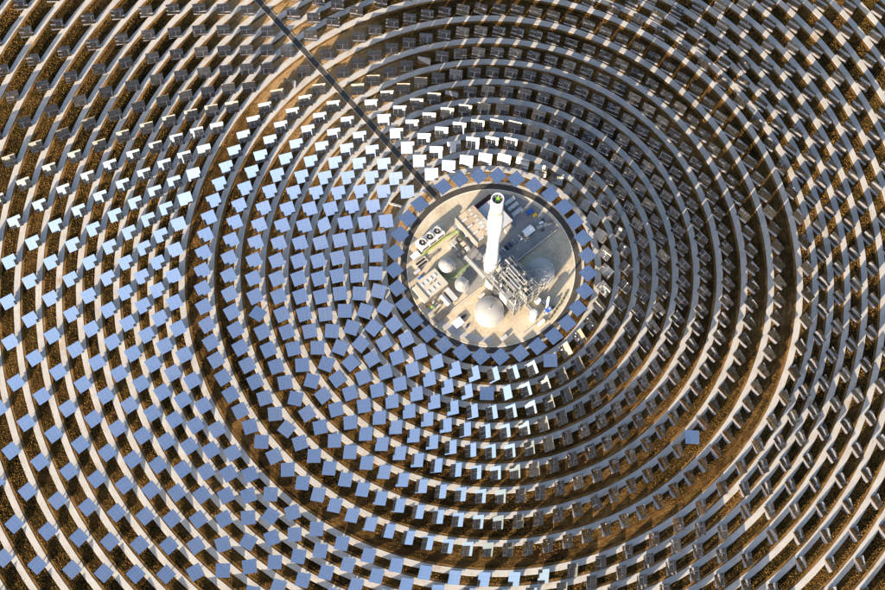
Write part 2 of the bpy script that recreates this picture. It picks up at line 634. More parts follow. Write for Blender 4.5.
def frame_of(n, az=None):
    if az is not None:
        u = Vector((math.cos(az), math.sin(az), 0))
        u = (u - n * u.dot(n)).normalized()
    else:
        u = Vector((0, 0, 1)).cross(n)
        u.normalize()
    v = n.cross(u)
    return Matrix((u, v, n)).transposed()


def tilt(az_deg, from_up_deg):
    a, e = R(az_deg), R(from_up_deg)
    return Vector((math.sin(e) * math.cos(a), math.sin(e) * math.sin(a), math.cos(e)))


def pix(P):
    q = P - CAM_POS
    z = q.dot(d)
    return 442.5 + FPX * q.dot(r2) / z, 295 - FPX * q.dot(u2) / z


heli = []   # dicts
road_off = lambda x, y: abs((Vector((x, y, 0)) - ROAD_A).dot(RN))
CUT = R(130.0)
for k, (r, nu, ph) in enumerate(zip(Z1, Z1_NU, Z1_PH)):
    st = 2 * math.pi / nu
    cut = math.atan2(ROAD_A.y + RD.y * (r - 76), ROAD_A.x + RD.x * (r - 76))
    for j in range(-200, 200):
        t = ph + j * st
        if cut - 2 * math.pi + 0.55 * st < t < cut - 0.45 * st:
            heli.append(dict(ring=k, t=t, r=r))
for k, r in enumerate(Z2):
    st = 2 * math.pi / Z2_NU
    for j in range(-100, 100):
        t = Z2_PH + (j + (k % 2) * 0.5) * st
        if CUT + 0.01 - 2 * math.pi < t < CUT - 0.0 :
            if road_off(r * math.cos(t), r * math.sin(t)) > 8.5:
                heli.append(dict(ring=10 + k, t=t, r=r))

# parked or misaligned ones, found by where they stand (ring, ground position)
ODD = [((550.2, 360.7), 'flat', 3.0), ((486.7, 393.7), 'flat', 0.0), ((692.0, 437.0), 'flat', 0.0),
       ((257.8, 313.5), 'tilt', (60, 9)), ((324.5, 224.0), 'tilt', (200, 30)), ((424.7, 61.5), 'tilt', (262, 82)),
       ((452.6, 94.4), 'tilt', (266, 82)), ((454.4, 145.2), 'turn', 14), ((460.8, 53.3), 'turn', 9),
       ((481.7, 8.0), 'turn', -10), ((604.0, 507.0), 'turn', 22), ((745.0, 63.0), 'turn', -14),
       ((644.0, 292.0), 'turn', 12), ((128.0, 62.0), 'turn', 6), ((290.0, 83.0), 'tilt', (255, 80)),
       ((396.0, 204.0), 'tilt', (75, 72)), ((592.0, 149.0), 'turn', -11), ((560.0, 173.0), 'turn', 10), ((370.0, 352.0), 'turn', 0)]
odd_of = {}
for px, kind, arg in ODD:
    best = min(range(len(heli)), key=lambda i: (lambda q: (q[0] - px[0]) ** 2 + (q[1] - px[1]) ** 2)(
        pix(Vector((heli[i]['r'] * math.cos(heli[i]['t']), heli[i]['r'] * math.sin(heli[i]['t']), HP)))))
    odd_of[best] = (kind, arg)

for i, h in enumerate(heli):
    x, y = h['r'] * math.cos(h['t']), h['r'] * math.sin(h['t'])
    jr = RNG.normal(0, 0.12, 2)
    P = Vector((x + jr[0], y + jr[1], 0))
    h['P'] = P
    n = hel_rotation(P, h['ring'], i)
    az = None
    h['odd'] = None
    if h['ring'] == 0:
        n = (Vector((0, 0, 1)) + Vector(RNG.normal(0, 0.006, 3).tolist())).normalized()
        az = R(41.5 + RNG.normal(0, 0.5))
    if i in odd_of:
        kind, arg = odd_of[i]
        h['odd'] = kind
        if kind == 'flat':
            n = Vector((0.004, 0.003, 1)).normalized()
            az = R(arg)
        elif kind == 'tilt':
            n = tilt(*arg)
        else:
            n = (Matrix.Rotation(R(arg), 3, 'Z') @ n)
    h['n'] = n
    h['R'] = frame_of(n, az)
    C = P + Vector((0, 0, HP))
    px, py = pix(C)
    h['px'] = (px, py)
    vdir = (CAM_POS - C).normalized()
    h['area'] = max(0.0, n.dot(vdir)) / (CAM_POS - C).length_squared
    h['in'] = -7 < px < 892 and -7 < py < 597
    refl = 2 * n.dot(vdir) * n - vdir
    h['el'] = math.degrees(math.asin(max(-1, min(1, refl.z))))
    e = h['el']
    h['look'] = ('deep blue' if e > 48 else 'light blue' if e > 22 else 'white' if e > 5 else 'dim grey')

# whole look-alike sets (ring + look), largest first, until about 300 stand as single things
sets = {}
for h in heli:
    if h['in']:
        key = (h['ring'], 'odd' if h['odd'] else h['look'])
        sets.setdefault(key, []).append(h)
order = sorted(sets, key=lambda q: (q[1] != 'odd', q[0] != 0, -np.mean([h['area'] for h in sets[q]])))
single, count = set(), 0
for key in order:
    if key[1] == 'dim grey':
        continue
    if count + len(sets[key]) > 304:
        continue
    single.add(key)
    count += len(sets[key])

ORD = ['innermost', 'second', 'third', 'fourth', 'fifth', 'sixth', 'seventh', 'eighth', 'ninth', 'tenth', 'eleventh',
       'twelfth', 'thirteenth', 'fourteenth', 'fifteenth', 'sixteenth', 'seventeenth', 'eighteenth', 'nineteenth',
       'twentieth', 'twenty-first', 'twenty-second', 'twenty-third', 'twenty-fourth', 'twenty-fifth', 'twenty-sixth']


def label_of(h):
    rg = ORD[h['ring']]
    if h['odd']:
        how = {'flat': 'parked flat', 'tilt': 'tilted out of line',
               'turn': 'swung aside'}[h['odd']]
        th = math.degrees(h['t']) % 360
        dr = (th - 130) % 360
        where = ('just past the access road' if min(dr, 360 - dr) < 22 else 'on the sunlit side of the tower' if 170 < th < 290
                 else 'behind the turbine hall' if 45 < th < 130 else 'on the shaded side of the tower')
        return 'heliostat in the %s ring, %s, %s' % (rg, how, where)
    if h['ring'] == 0:
        return 'heliostat of the innermost ring beside the ring road, mirror lying flat'
    return 'heliostat in the %s ring round the tower, mirror reflecting %s sky' % (rg, h['look'])


proto = {}
n_single = 0
stuff = []
for h in heli:
    key = (h['ring'], 'odd' if h['odd'] else h['look'])
    if not (h['in'] and key in single):
        stuff.append(h)
        continue
    lab = label_of(h)
    if not proto:
        root = bpy.data.objects.new('heliostat', None)
        root.empty_display_size = 0.5
        COL.objects.link(root)
        mir = FAC.build('mirror', ['mirror', 'facet_back'], root)
        frm = FRM.build('support_frame', 'galv', root)
        ped = PED.build('pedestal', 'galv', root)
        proto.update(root=root, mir=mir, frm=frm, ped=ped)
    else:
        root = proto['root'].copy()
        COL.objects.link(root)
        parts = []
        for kk in ('mir', 'frm', 'ped'):
            c = proto[kk].copy()
            c.parent = root
            COL.objects.link(c)
            parts.append(c)
        mir, frm, ped = parts
    root.location = h['P']
    tag(root, lab, 'heliostat', None)
    if h['odd'] is None:
        root['group'] = 'heliostats in the %s ring, %s' % (ORD[h['ring']], 'lying flat' if h['ring'] == 0 else 'reflecting %s sky' % h['look'])
    elif 'group' in root:
        del root['group']
    mat = Matrix.Translation((0, 0, HP)) @ h['R'].to_4x4()
    mir.matrix_local = mat
    frm.matrix_local = mat
    az = math.atan2(h['R'][1][0], h['R'][0][0])
    ped.rotation_euler = (0, 0, az)
    n_single += 1


def merged(hs):
    """all remaining heliostats as one mesh"""
    src = []
    for mb, moving, base in ((FAC, True, 0), (FRM, True, 2), (PED, False, 2)):
        src.append((np.array(mb.v), mb.f, np.array(mb.mi) + base, moving))
    nv1 = sum(len(s[0]) for s in src)
    loops, starts, totals, mats = [], [], [], []
    off, ls = 0, 0
    for v, f, mi, mv in src:
        for face in f:
            starts.append(ls)
            totals.append(len(face))
            loops += [i + off for i in face]
            ls += len(face)
        mats += mi.tolist()
        off += len(v)
    loops = np.array(loops)
    starts = np.array(starts)
    totals = np.array(totals)
    mats = np.array(mats)
    N = len(hs)
    V = np.empty((N, nv1, 3))
    for i, h in enumerate(hs):
        Rm = np.array(h['R'])
        P = np.array(h['P'])
        o = 0
        for v, f, mi, mv in src:
            if mv:
                V[i, o:o + len(v)] = v @ Rm.T + P + np.array([0, 0, HP])
            else:
                a = math.atan2(Rm[1, 0], Rm[0, 0])
                Rz = np.array([[math.cos(a), -math.sin(a), 0], [math.sin(a), math.cos(a), 0], [0, 0, 1]])
                V[i, o:o + len(v)] = v @ Rz.T + P
            o += len(v)
    me = bpy.data.meshes.new('heliostat_field')
    me.vertices.add(N * nv1)
    me.vertices.foreach_set('co', V.reshape(-1))
    L = (loops[None] + (np.arange(N) * nv1)[:, None]).reshape(-1)
    S = (starts[None] + (np.arange(N) * ls)[:, None]).reshape(-1)
    me.loops.add(len(L))
    me.loops.foreach_set('vertex_index', L.astype(np.int32))
    me.polygons.add(len(S))
    me.polygons.foreach_set('loop_start', S.astype(np.int32))
    try:
        me.polygons.foreach_set('loop_total', np.tile(totals, N).astype(np.int32))
    except Exception:
        pass
    for m in ('mirror', 'facet_back', 'galv'):
        me.materials.append(M[m])
    me.polygons.foreach_set('material_index', np.tile(mats, N).astype(np.int32))
    me.polygons.foreach_set('use_smooth', np.zeros(len(S), dtype=bool))
    at = me.attributes.new('dust', 'FLOAT', 'FACE')
    at.data.foreach_set('value', np.repeat(RNG.uniform(0, 1, N), len(starts)).astype(np.float32))
    me.update(calc_edges=True)
    me.validate()
    o = bpy.data.objects.new('heliostat_field', me)
    COL.objects.link(o)
    o['kind'] = 'stuff'
    tag(o, 'remaining rows of tilted heliostats on posts filling the rings', 'heliostats')
    return o


merged(stuff)
print('heliostats', len(heli), 'in view', sum(h['in'] for h in heli), 'single', n_single)

# ------------------------------------------------------------------ the plant
G = R(41.0)
CG, SG = math.cos(G), math.sin(G)


def gp(x, y, z=PZ):
    """plant grid to world"""
    return (CG * x - SG * y, SG * x + CG * y, z)


#PLANT#
def make_grass_material():
    q = NT('dry_grass')
    p = q.pos()
    a = q.noise(p, 0.02, 4, 0.6)
    b = q.noise(p, 0.45, 4, 0.65)
    f = q.math('ADD', q.math('MULTIPLY', a, 0.5), q.math('MULTIPLY', b, 0.5))
    col = q.ramp(f, [(0.36, (0.018, 0.017, 0.004)), (0.45, (0.075, 0.054, 0.011)), (0.54, (0.19, 0.105, 0.026)), (0.66, (0.37, 0.195, 0.055))])
    q.l(col, q.b.inputs['Base Color'])
    q.b.inputs['Roughness'].default_value = 1.0
    q.b.inputs['Specular IOR Level'].default_value = 0.05
    return q.m


M['grass'] = make_grass_material()


def grass_tufts():
    """low dry grass between the paths: one mesh of leaning three-sided tufts"""
    rg = np.random.default_rng(77)
    n0 = 900000
    u = rg.uniform(0, 1, n0)
    r = np.sqrt(76.0 ** 2 + u * (470.0 ** 2 - 76.0 ** 2))
    a = rg.uniform(0, 2 * np.pi, n0)
    x, y = r * np.cos(a), r * np.sin(a)
    keep = np.ones(n0, bool)
    for rr_, po in zip(Z1[1:] + Z2, PO):
        keep &= np.abs(r - (rr_ - po)) > 2.35 + 1.6 * rg.uniform(0, 1, n0)
    for rr_, po in zip(Z1[2:] + Z2, PO[1:]):
        e_ = rr_ - po - 2.5
        keep &= ~((r < e_) & (r > e_ - 1.7) & (rg.uniform(0, 1, n0) > 0.12))
    keep &= ~((r < 84) & (rg.uniform(0, 1, n0) > 0.35))
    dr = np.abs((x - ROAD_A.x) * RN.x + (y - ROAD_A.y) * RN.y)
    sd = (x * RD.x + y * RD.y) > 20
    keep &= ~(sd & (dr < 3.6))
    bare = np.where(sd, np.clip(1 - dr / 70, 0, 1), 0) + 0.75 * np.clip(1 - np.abs(r - 236) / 7.5, 0, 1) + 0.42 * np.clip((246 - r) / 50, 0, 1)
    # mown / driven lines and patches
    patch = (np.sin(x * 0.043 + 1.3 * np.sin(y * 0.031)) + np.sin(y * 0.057 + 1.1 * np.sin(x * 0.027 + 2)) + np.sin((x + y) * 0.021)) / 3
    line = np.sin(r * 2.1 + 0.6 * np.sin(a * 9))
    prob = np.clip(0.80 + 0.45 * patch + 0.18 * line - 1.1 * bare, 0.02, 1.0)
    keep &= rg.uniform(0, 1, n0) < prob
    # only what this stretch of country around the view needs
    q = np.stack([x, y, np.zeros(n0)], 1) - np.array(CAM_POS)
    z = q @ np.array(d)
    px = 442.5 + FPX * (q @ np.array(r2)) / z
    py = 295 - FPX * (q @ np.array(u2)) / z
    keep &= (px > -60) & (px < 945) & (py > -60) & (py < 650)
    x, y = x[keep], y[keep]
    n = len(x)
    rad = rg.uniform(0.20, 0.50, n)
    hgt = rg.uniform(0.5, 1.25, n) * (0.5 + rad)
    ph = rg.uniform(0, 2 * np.pi, n)
    V = np.zeros((n, 4, 3))
    for k in range(3):
        V[:, k, 0] = x + rad * np.cos(ph + k * 2.094)
        V[:, k, 1] = y + rad * np.sin(ph + k * 2.094)
        V[:, k, 2] = -0.03
    V[:, 3, 0] = x + rg.normal(0, 0.25, n)
    V[:, 3, 1] = y + rg.normal(0, 0.25, n)
    V[:, 3, 2] = hgt
    F = np.array([[0, 1, 3], [1, 2, 3], [2, 0, 3]])
    L = (F[None] + (np.arange(n) * 4)[:, None, None]).reshape(-1)
    me = bpy.data.meshes.new('dry_grass')
    me.vertices.add(n * 4)
    me.vertices.foreach_set('co', V.reshape(-1))
    me.loops.add(len(L))
    me.loops.foreach_set('vertex_index', L.astype(np.int32))
    me.polygons.add(n * 3)
    me.polygons.foreach_set('loop_start', np.arange(0, n * 9, 3, dtype=np.int32))
    me.polygons.foreach_set('use_smooth', np.zeros(n * 3, dtype=bool))
    me.materials.append(M['grass'])
    me.update(calc_edges=True)
    o = bpy.data.objects.new('dry_grass', me)
    COL.objects.link(o)
    o['kind'] = 'stuff'
    tag(o, 'dry olive brown grass growing in strips between the paths', 'grass')


grass_tufts()

def root(name, label, cat, x, y, z=PZ, rz=G, group=None):
    return thing(name, label, cat, gp(x, y, z), rz, group)


# solar tower -----------------------------------------------------------------
t = thing('solar_tower', 'tall white round concrete tower with wider receiver head and open top', 'tower', (0, 0, PZ), 0)
mb = MB(); mb.lathe([(5.95, 0), (5.75, 17.5), (5.35, 17.6)], 40); mb.build('base', 'white', t, True)
mb = MB(); mb.lathe([(5.3, 17.5), (4.75, 40), (4.55, 60), (4.6, 68)], 40); mb.build('shaft', 'white', t, True)
mb = MB(); mb.lathe([(4.6, 68), (5.1, 75), (5.75, 85), (5.9, 103), (5.5, 111), (5.0, 117.6)], 40); mb.build('receiver_head', 'white', t, True)
mb = MB(); mb.lathe([(5.0, 117.6), (4.8, 117.7), (4.3, 117.7), (4.3, 121.2)], 40); mb.build('receiver_band', 'tan_roof', t, True)
mb = MB(); mb.lathe([(4.25, 121.1), (4.75, 121.1), (4.75, 139.6), (4.6, 140.0), (4.2, 140.0), (4.2, 137.2), (0.01, 137.2)], 40); mb.build('crown', 'white', t, True)
mb = MB()
for zz in (24, 31, 38, 45, 52, 59, 66):
    r_ = 5.3 - (zz - 17.5) * 0.0165 + 0.02
    mb.lathe([(r_ - 0.1, zz), (r_, zz), (r_, zz + 0.12), (r_ - 0.1, zz + 0.12)], 40)
mb.build('pour_joint', 'pale_roof', t)
mb = MB()
mb.lathe([(5.5, 18.2), (6.9, 18.2), (6.9, 18.6), (5.4, 18.6)], 40)
for i in range(20):
    a = 2 * math.pi * i / 20
    mb.bar((6.8 * math.cos(a), 6.8 * math.sin(a), 18.6), (6.8 * math.cos(a), 6.8 * math.sin(a), 19.8), 0.12, 0.12)
mb.lathe([(6.75, 19.7), (6.88, 19.7), (6.88, 19.85), (6.75, 19.85)], 40)
mb.build('gallery', 'galv', t)
mb = MB()
for i in range(7):
    a = 2 * math.pi * i / 7
    mb.cyl((2.6 * math.cos(a), 2.6 * math.sin(a), 137.2), (2.6 * math.cos(a), 2.6 * math.sin(a), 138.6 + 0.5 * (i % 3)), 0.6, n=8)
mb.bar((-3.8, 0, 138.6), (3.8, 0.6, 138.6), 0.3, 0.4)
mb.bar((0.3, -3.8, 138.4), (-0.4, 3.8, 138.4), 0.3, 0.4)
mb.build('roof_equipment', 'black', t)
mb = MB(); mb.box(-0.9, 1.5, -0.6, 1.6, 137.2, 139.1); mb.box(-0.2, 0.8, -1.6, -0.5, 137.2, 138.6); mb.build('hoist', 'green', t)
mb = MB()
for zz in (30, 50, 86):
    mb.box(-0.5, 0.5, -5.3 - (0.8 if zz > 80 else 0), -4.0, zz, zz + 1.6)
mb.build('window', 'grey_roof', t)

# turbine hall ----------------------------------------------------------------
t = root('turbine_hall', 'big cream turbine hall with rows of roof skylights behind the white tower', 'building', 1.1, 1.3)
X0, X1, X2, Y0, Y1 = 0.4, 18.8, 35.2, 17.2, 45.4
mb = MB(); mb.box(X0, X1, Y0, Y1, 0, 11.8); mb.build('wall', 'cream_wall', t)
mb = MB(); mb.box(X1 + 0.02, X2, 15.8, 40.6, 0, 8.2); mb.build('low_wall', 'cream_wall', t)
mb = MB(); mb.box(X1 + 0.05, X2 + 0.15, 15.6, 40.8, 8.22, 8.5); mb.build('low_roof', 'grey_roof', t)
ny = 4
for j in range(ny):
    for i, (a, b) in enumerate(((X0 + 0.5, 9.2), (9.35, X1 - 0.2))):
        ya = Y0 + 0.4 + j * (Y1 - Y0 - 0.8) / ny
        yb = ya + (Y1 - Y0 - 0.8) / ny - 0.18
        z = 12.15 if i == 0 else 12.5
        mb = MB(); mb.box(a, b, ya, yb, 11.82, z)
        pnl = mb.build('roof_panel', ['cream_roof', 'tan_roof', 'cream_roof', 'pale_roof', 'tan_roof', 'tan_roof', 'cream_roof', 'tan_roof'][j * 2 + i], t)
        if i == 0:
            sk = MB(); sk.box(a + 1.6, a + 6.6, ya + 0.6, ya + 1.5, z + 0.01, z + 0.3); sk.build('skylight', 'pale_glass', pnl)
            sk = MB(); sk.box(a + 6.62, a + 7.3, ya + 0.6, ya + 1.5, z + 0.01, z + 0.5); sk.build('skylight_vent', 'dark_roof', pnl)
        else:
            for q in (0.9, 4.4):
                sk = MB(); sk.box(a + 2.0 + (q > 2) * 1.2, a + 4.6 + (q > 2) * 1.2, ya + q, ya + q + 0.9, z + 0.01, z + 0.3); sk.build('skylight', 'pale_glass', pnl)
mb = MB()
mb.box(X0, X0 + 0.45, Y0, Y1, 11.82, 13.0); mb.box(X0 + 0.46, X1, Y0, Y0 + 0.35, 11.82, 12.9)
mb.build('parapet', 'cream_wall', t)
mb = MB(); mb.box(20.5, 37.6, 41.2, 46.4, 0, 3.0); mb.build('dark_block', 'maroon', t)  # low dark maroon block along the end of the low hall
mb = MB()
for k in range(3):
    mb.box(X0 - 0.04, X0 - 0.005, Y0 + 4 + k * 8.5, Y0 + 8 + k * 8.5, 0, 4.6)
mb.build('gate', 'grey_roof', t)
mb = MB(); mb.box(X2 - 9, X2 - 2, 12.6, 15.5, 0, 5.0); mb.build('lean_to', 'pale_roof', t)

# workshop --------------------------------------------------------------------
t = root('workshop', 'pale flat-roofed workshop with seven roof skylights beside the small domed tanks', 'building', 0, 0)
X0, X1, Y0, Y1 = -57.4, -37.4, 8.5, 24.8
mb = MB(); mb.box(X0, X1, Y0, Y1, 0, 8.6); mb.build('wall', 'cream_wall', t)
mb = MB(); mb.box(X0 + 0.5, X1 + 0.2, Y0 - 0.2, Y1 + 0.2, 8.62, 9.0); rf = mb.build('roof', 'pale_roof', t)
mb = MB(); mb.box(X0 - 0.1, X0 + 0.48, Y0, Y1, 8.62, 9.7); mb.build('parapet', 'cream_wall', t)
for k in range(4):
    sk = MB(); sk.box(X0 + 3.0 + k * 4.3, X0 + 4.2 + k * 4.3, Y1 - 6.0, Y1 - 3.2, 9.02, 9.5); sk.build('skylight', 'pale_glass', rf)
for k in range(3):
    sk = MB(); sk.box(X0 + 3.2 + k * 4.6, X0 + 4.4 + k * 4.6, Y0 + 2.4, Y0 + 5.4, 9.02, 9.5); sk.build('skylight', 'pale_glass', rf)
for k in range(2):
    sk = MB(); sk.cyl((X0 + 9 + k * 4, (Y0 + Y1) / 2, 9.02), (X0 + 9 + k * 4, (Y0 + Y1) / 2, 9.9), 0.5, n=8); sk.build('roof_vent', 'dark_roof', rf)
mb = MB(); mb.box(X0 - 3.4, X0 - 0.12, Y0 + 0.5, Y1 - 0.5, 0, 5.6); mb.build('lean_to', 'pale_roof', t)

# cooling unit ----------------------------------------------------------------
t = root('cooling_unit', 'long white cooling unit with three round roof fans and lime green rails', 'cooling unit', -23.4, 47.8)
mb = MB(); mb.box(-11.8, 11.8, -4.2, 4.2, 3.2, 8.0); mb.build('casing', 'white', t)
mb = MB(); mb.box(-11.5, 11.5, -3.9, 3.9, 0, 3.18); mb.build('basin', 'pale_roof', t)
for k in range(3):
    cx = -7.6 + 7.6 * k
    mb = MB(); mb.lathe([(3.25, 8.02), (2.95, 9.0), (3.1, 10.0), (2.9, 10.0), (2.75, 9.0), (2.85, 8.05), (0.01, 8.05)], 28, cx=cx)
    fs = mb.build('fan_stack', ['pale_roof'], t, True)
    mb = MB(); mb.cyl((cx, 0, 8.07), (cx, 0, 8.12), 2.6, n=20); mb.build('fan_shroud', 'black', fs)
    mb = MB(); mb.cyl((cx, 0, 8.2), (cx, 0, 9.3), 0.75, n=12); mb.build('fan_hub', 'pale_roof', fs)
    mb = MB()
    for b in range(6):
        a = 2 * math.pi * b / 6 + k
        mb.bar((cx + 0.7 * math.cos(a), 0.7 * math.sin(a), 8.8), (cx + 2.6 * math.cos(a), 2.6 * math.sin(a), 8.8), 0.45, 0.08)
    mb.build('fan_blades', 'grey_roof', fs)
    mb = MB(); mb.box(cx - 3.0, cx + 3.0, -4.26, -4.21, 3.7, 6.9); mb.build('louvre', 'black', t)
mb = MB(); mb.box(-12.2, 13.0, -6.2, -5.6, 0.9, 1.3)
for k in range(9):
    mb.bar((-12 + k * 3.1, -5.9, 0), (-12 + k * 3.1, -5.9, 2.0), 0.25, 0.25)
mb.box(-12.2, 13.0, -6.05, -5.75, 1.9, 2.1)
mb.build('green_rail', 'green', t)

t = root('pipe_rail', 'lime green railing turning the corner of the turbine hall wall', 'railing', -4.2, 41.0)
mb = MB(); mb.box(-6, 2.6, -0.3, 0.3, 0.8, 1.3); mb.box(2.0, 2.6, -8.5, -0.32, 0.8, 1.3); mb.build('rail', 'green', t)
mb = MB()
for k in range(4):
    mb.bar((-5.5 + k * 2.4, 0, 0), (-5.5 + k * 2.4, 0, 1.9), 0.25, 0.25)
for k in range(3):
    mb.bar((2.3, -2.6 - k * 2.6, 0), (2.3, -2.6 - k * 2.6, 1.9), 0.25, 0.25)
mb.build('rail_posts', 'green', t)


# domed tanks -----------------------------------------------------------------
def tank(name, label, x, y, r, h, dome, mat, green=False, cone=False):
    t = thing(name, label, 'tank', (x, y, PZ), 0)
    mb = MB(); mb.lathe([(r + 0.5, 0), (r + 0.5, 0.5), (r, 0.5)], 48); mb.build('foundation', 'edge', t)
    mb = MB(); mb.lathe([(r, 0.4), (r, h - 0.25), (r + 0.14, h - 0.2), (r + 0.14, h)], 56); mb.build('shell', mat, t, True)
    prof = []
    R0 = (r * r + dome * dome) / (2 * dome)
    for k in range(13):
        q = r * (1 - k / 12) + 0.01
        z = h + (dome * (1 - q / r) if cone else math.sqrt(max(0, R0 * R0 - q * q)) - (R0 - dome))
        prof.append((q, z))
    prof[0] = (r + 0.1, h + 0.01)
    mb = MB(); mb.lathe(prof, 56); dm = mb.build('dome', mat, t, True)
    mb = MB(); mb.cyl((0, 0, h + dome - 0.1), (0, 0, h + dome + 0.9), 0.55, n=12); mb.build('vent', 'grey_roof', dm)
    mb = MB()
    n = max(14, int(r * 3))
    for i in range(n):
        a = 2 * math.pi * i / n
        mb.bar(((r - 0.25) * math.cos(a), (r - 0.25) * math.sin(a), h + 0.1), ((r - 0.25) * math.cos(a), (r - 0.25) * math.sin(a), h + 1.1), 0.08, 0.08)
    mb.lathe([(r - 0.3, h + 1.05), (r - 0.2, h + 1.05), (r - 0.2, h + 1.15), (r - 0.3, h + 1.15)], 56)
    mb.build('handrail', 'galv', t)
    mb = MB()
    a0 = R(300)
    for i in range(24):
        a = a0 + i * 0.055 * 6 / r
        mb.box(-0.01, 0.01, -0.01, 0.01, 0, 0.01) if False else None
        p0 = ((r + 0.1) * math.cos(a), (r + 0.1) * math.sin(a), h * i / 24 + 0.4)
        p1 = ((r + 1.0) * math.cos(a), (r + 1.0) * math.sin(a), h * i / 24 + 0.4)
        mb.bar(p0, p1, 0.4, 0.08)
    mb.build('stair', 'galv', t)
    if green:
        mb = MB(); mb.lathe([(r + 0.15, 1.6), (r + 0.75, 1.6), (r + 0.75, 2.1), (r + 0.15, 2.1)], 48); mb.build('green_ring', 'green', t)
    return t


tank('storage_tank', 'large pale domed storage tank standing clear beside the lattice steelwork', -0.9, -39.0, 11.2, 8.4, 3.4, 'tank')
tank('storage_tank', 'large domed storage tank on the far side of the steelwork, under its shadow', 38.8, -5.6, 11.0, 8.6, 3.2, 'tank')
tank('water_tank', 'small white domed tank with a green ring near the workshop', -35.4, -2.2, 6.3, 7.6, 3.0, 'tank', True)
tank('water_tank', 'smallest white cone-roofed tank between workshop and tower', -23.3, -17.2, 5.1, 7.4, 1.9, 'tank', False, True)

# steam generator steelwork ----------------------------------------------------
t = root('steel_structure', 'tall open lattice steelwork crowded with pipes and vessels at the tower foot', 'steel structure', 0, 0)
XS = [-13.5, -7.0, -0.2, 6.3, 12.8]
YS = [-42.5, -34.4, -25.9, -17.4, -9.0]
LV = [7.4, 14.6, 21.6]
for x in XS:
    for y in YS:
        mb = MB(); mb.box(x - 0.28, x + 0.28, y - 0.28, y + 0.28, 0, 22.2 if (x > -10 or y < -12) else 15)
        mb.build('column', 'steel', t)
for z in LV:
    for y in YS:
        mb = MB(); mb.box(XS[0] + 0.3, XS[-1] - 0.3, y - 0.2, y + 0.2, z - 0.3, z + 0.3); mb.build('beam', 'steel', t)
    for x in XS:
        mb = MB(); mb.box(x - 0.18, x + 0.18, YS[0] + 0.3, YS[-1] - 0.3, z - 0.28, z + 0.28); mb.build('beam', 'steel', t)
rg = random.Random(21)
for z in LV:
    for i in range(4):
        for j in range(4):
            if rg.random() < (0.75 if z < 20 else 0.42):
                mb = MB(); mb.box(XS[i] + 0.35, XS[i + 1] - 0.35, YS[j] + 0.3, YS[j + 1] - 0.3, z + 0.31, z + 0.36)
                mb.build('platform', 'grating' if rg.random() < 0.65 else 'steel', t)
for k in range(30):
    x = -13.0 + k * 0.88 + rg.uniform(-0.3, 0.3)
    z = rg.choice((22.5, 23.1, 23.8, 22.3, 16.2, 15.6))
    ya = rg.uniform(-42.5, -18)
    yb = min(-8.6, ya + rg.uniform(5, 16))
    rad = rg.choice((0.14, 0.18, 0.24, 0.3, 0.42))
    mb = MB(); mb.cyl((x, ya, z), (x, yb, z), rad, n=8); mb.cyl((x, ya, z), (x, ya, z - 5), rad, n=8); mb.cyl((x, yb, z), (x, yb, z - 4), rad, n=8)
    mb.build('pipe', ('lagging', 'steel', 'grey_roof', 'lagging', 'steel')[k % 5], t, True)
for k in range(12):
    y = -41.5 + k * 2.8
    xa, xb = rg.uniform(-13, -5), rg.uniform(2, 13)
    z = rg.choice((18.4, 19.2, 16.4, 22.7))
    mb = MB(); mb.cyl((xa, y, z), (xb, y, z), rg.choice((0.16, 0.24, 0.34)), n=8); mb.build('pipe', 'lagging', t, True)
for k in range(11):
    x = XS[0] + 1.2 + k * 2.4
    mb = MB(); mb.box(x - 0.1, x + 0.1, YS[0] + 0.3, YS[-1] - 0.3, 21.35, 21.58); mb.build('joist', 'steel', t)
for k in range(14):
    y = YS[0] + 1.3 + k * 2.35
    mb = MB(); mb.box(XS[0] + 0.3, XS[-1] - 0.3, y - 0.09, y + 0.09, 14.3, 14.55); mb.build('joist', 'steel', t)
for k in range(9):
    x, y = rg.uniform(-12, 12), rg.uniform(-41, -10)
    mb = MB(); mb.cyl((x, y, 14.7), (x, y, rg.uniform(23.5, 28.5)), rg.choice((0.25, 0.4, 0.6, 0.9)), n=10); mb.build('riser', rg.choice(('lagging', 'steel', 'grey_roof')), t, True)
for (x, y, l, r_, z) in ((-3.6, -30.0, 3.6, 1.2, 17.2), (3.0, -19.0, 4.0, 1.3, 24.0), (9.5, -27.0, 4.0, 1.2, 17.0), (-9.8, -20.0, 4.2, 1.3, 17.0)):
    mb = MB(); mb.cyl((x, y - l, z), (x, y + l, z), r_, n=16); mb.cyl((x, y - l - 0.7, z), (x, y - l, z), r_ * 0.6, r_, n=16); mb.cyl((x, y + l, z), (x, y + l + 0.7, z), r_, r_ * 0.6, n=16)
    mb.build('drum', 'lagging', t, True)
for (x, y, w, l, z0, z1) in ((-9.5, -31, 3.2, 3.4, 15, 20), (5.8, -32.5, 3.4, 3.0, 21.9, 25.4), (-2.8, -12.2, 4.0, 3.2, 21.9, 24.4), (10.2, -13.2, 3.0, 3.4, 14.9, 18.6)):
    mb = MB(); mb.box(x - w / 2, x + w / 2, y - l / 2, y + l / 2, z0, z1); mb.build('plant_box', 'pale_roof', t)
for k in range(6):
    mb = MB()
    y0_ = rg.choice(YS[:-1]); x = XS[0] - 0.1 if k % 2 else XS[-1] + 0.1
    mb.bar((x, y0_, LV[k % 3] - 7), (x, y0_ + 6.6, LV[k % 3]), 0.22, 0.22); mb.build('brace', 'steel', t)
mb = MB()
for x in (XS[0], XS[-1]):
    mb.bar((x, YS[0], 22.9), (x, YS[-1], 22.9), 0.1, 0.1)
for y in (YS[0], YS[-1]):
    mb.bar((XS[0], y, 22.9), (XS[-1], y, 22.9), 0.1, 0.1)
mb.build('handrail', 'galv', t)
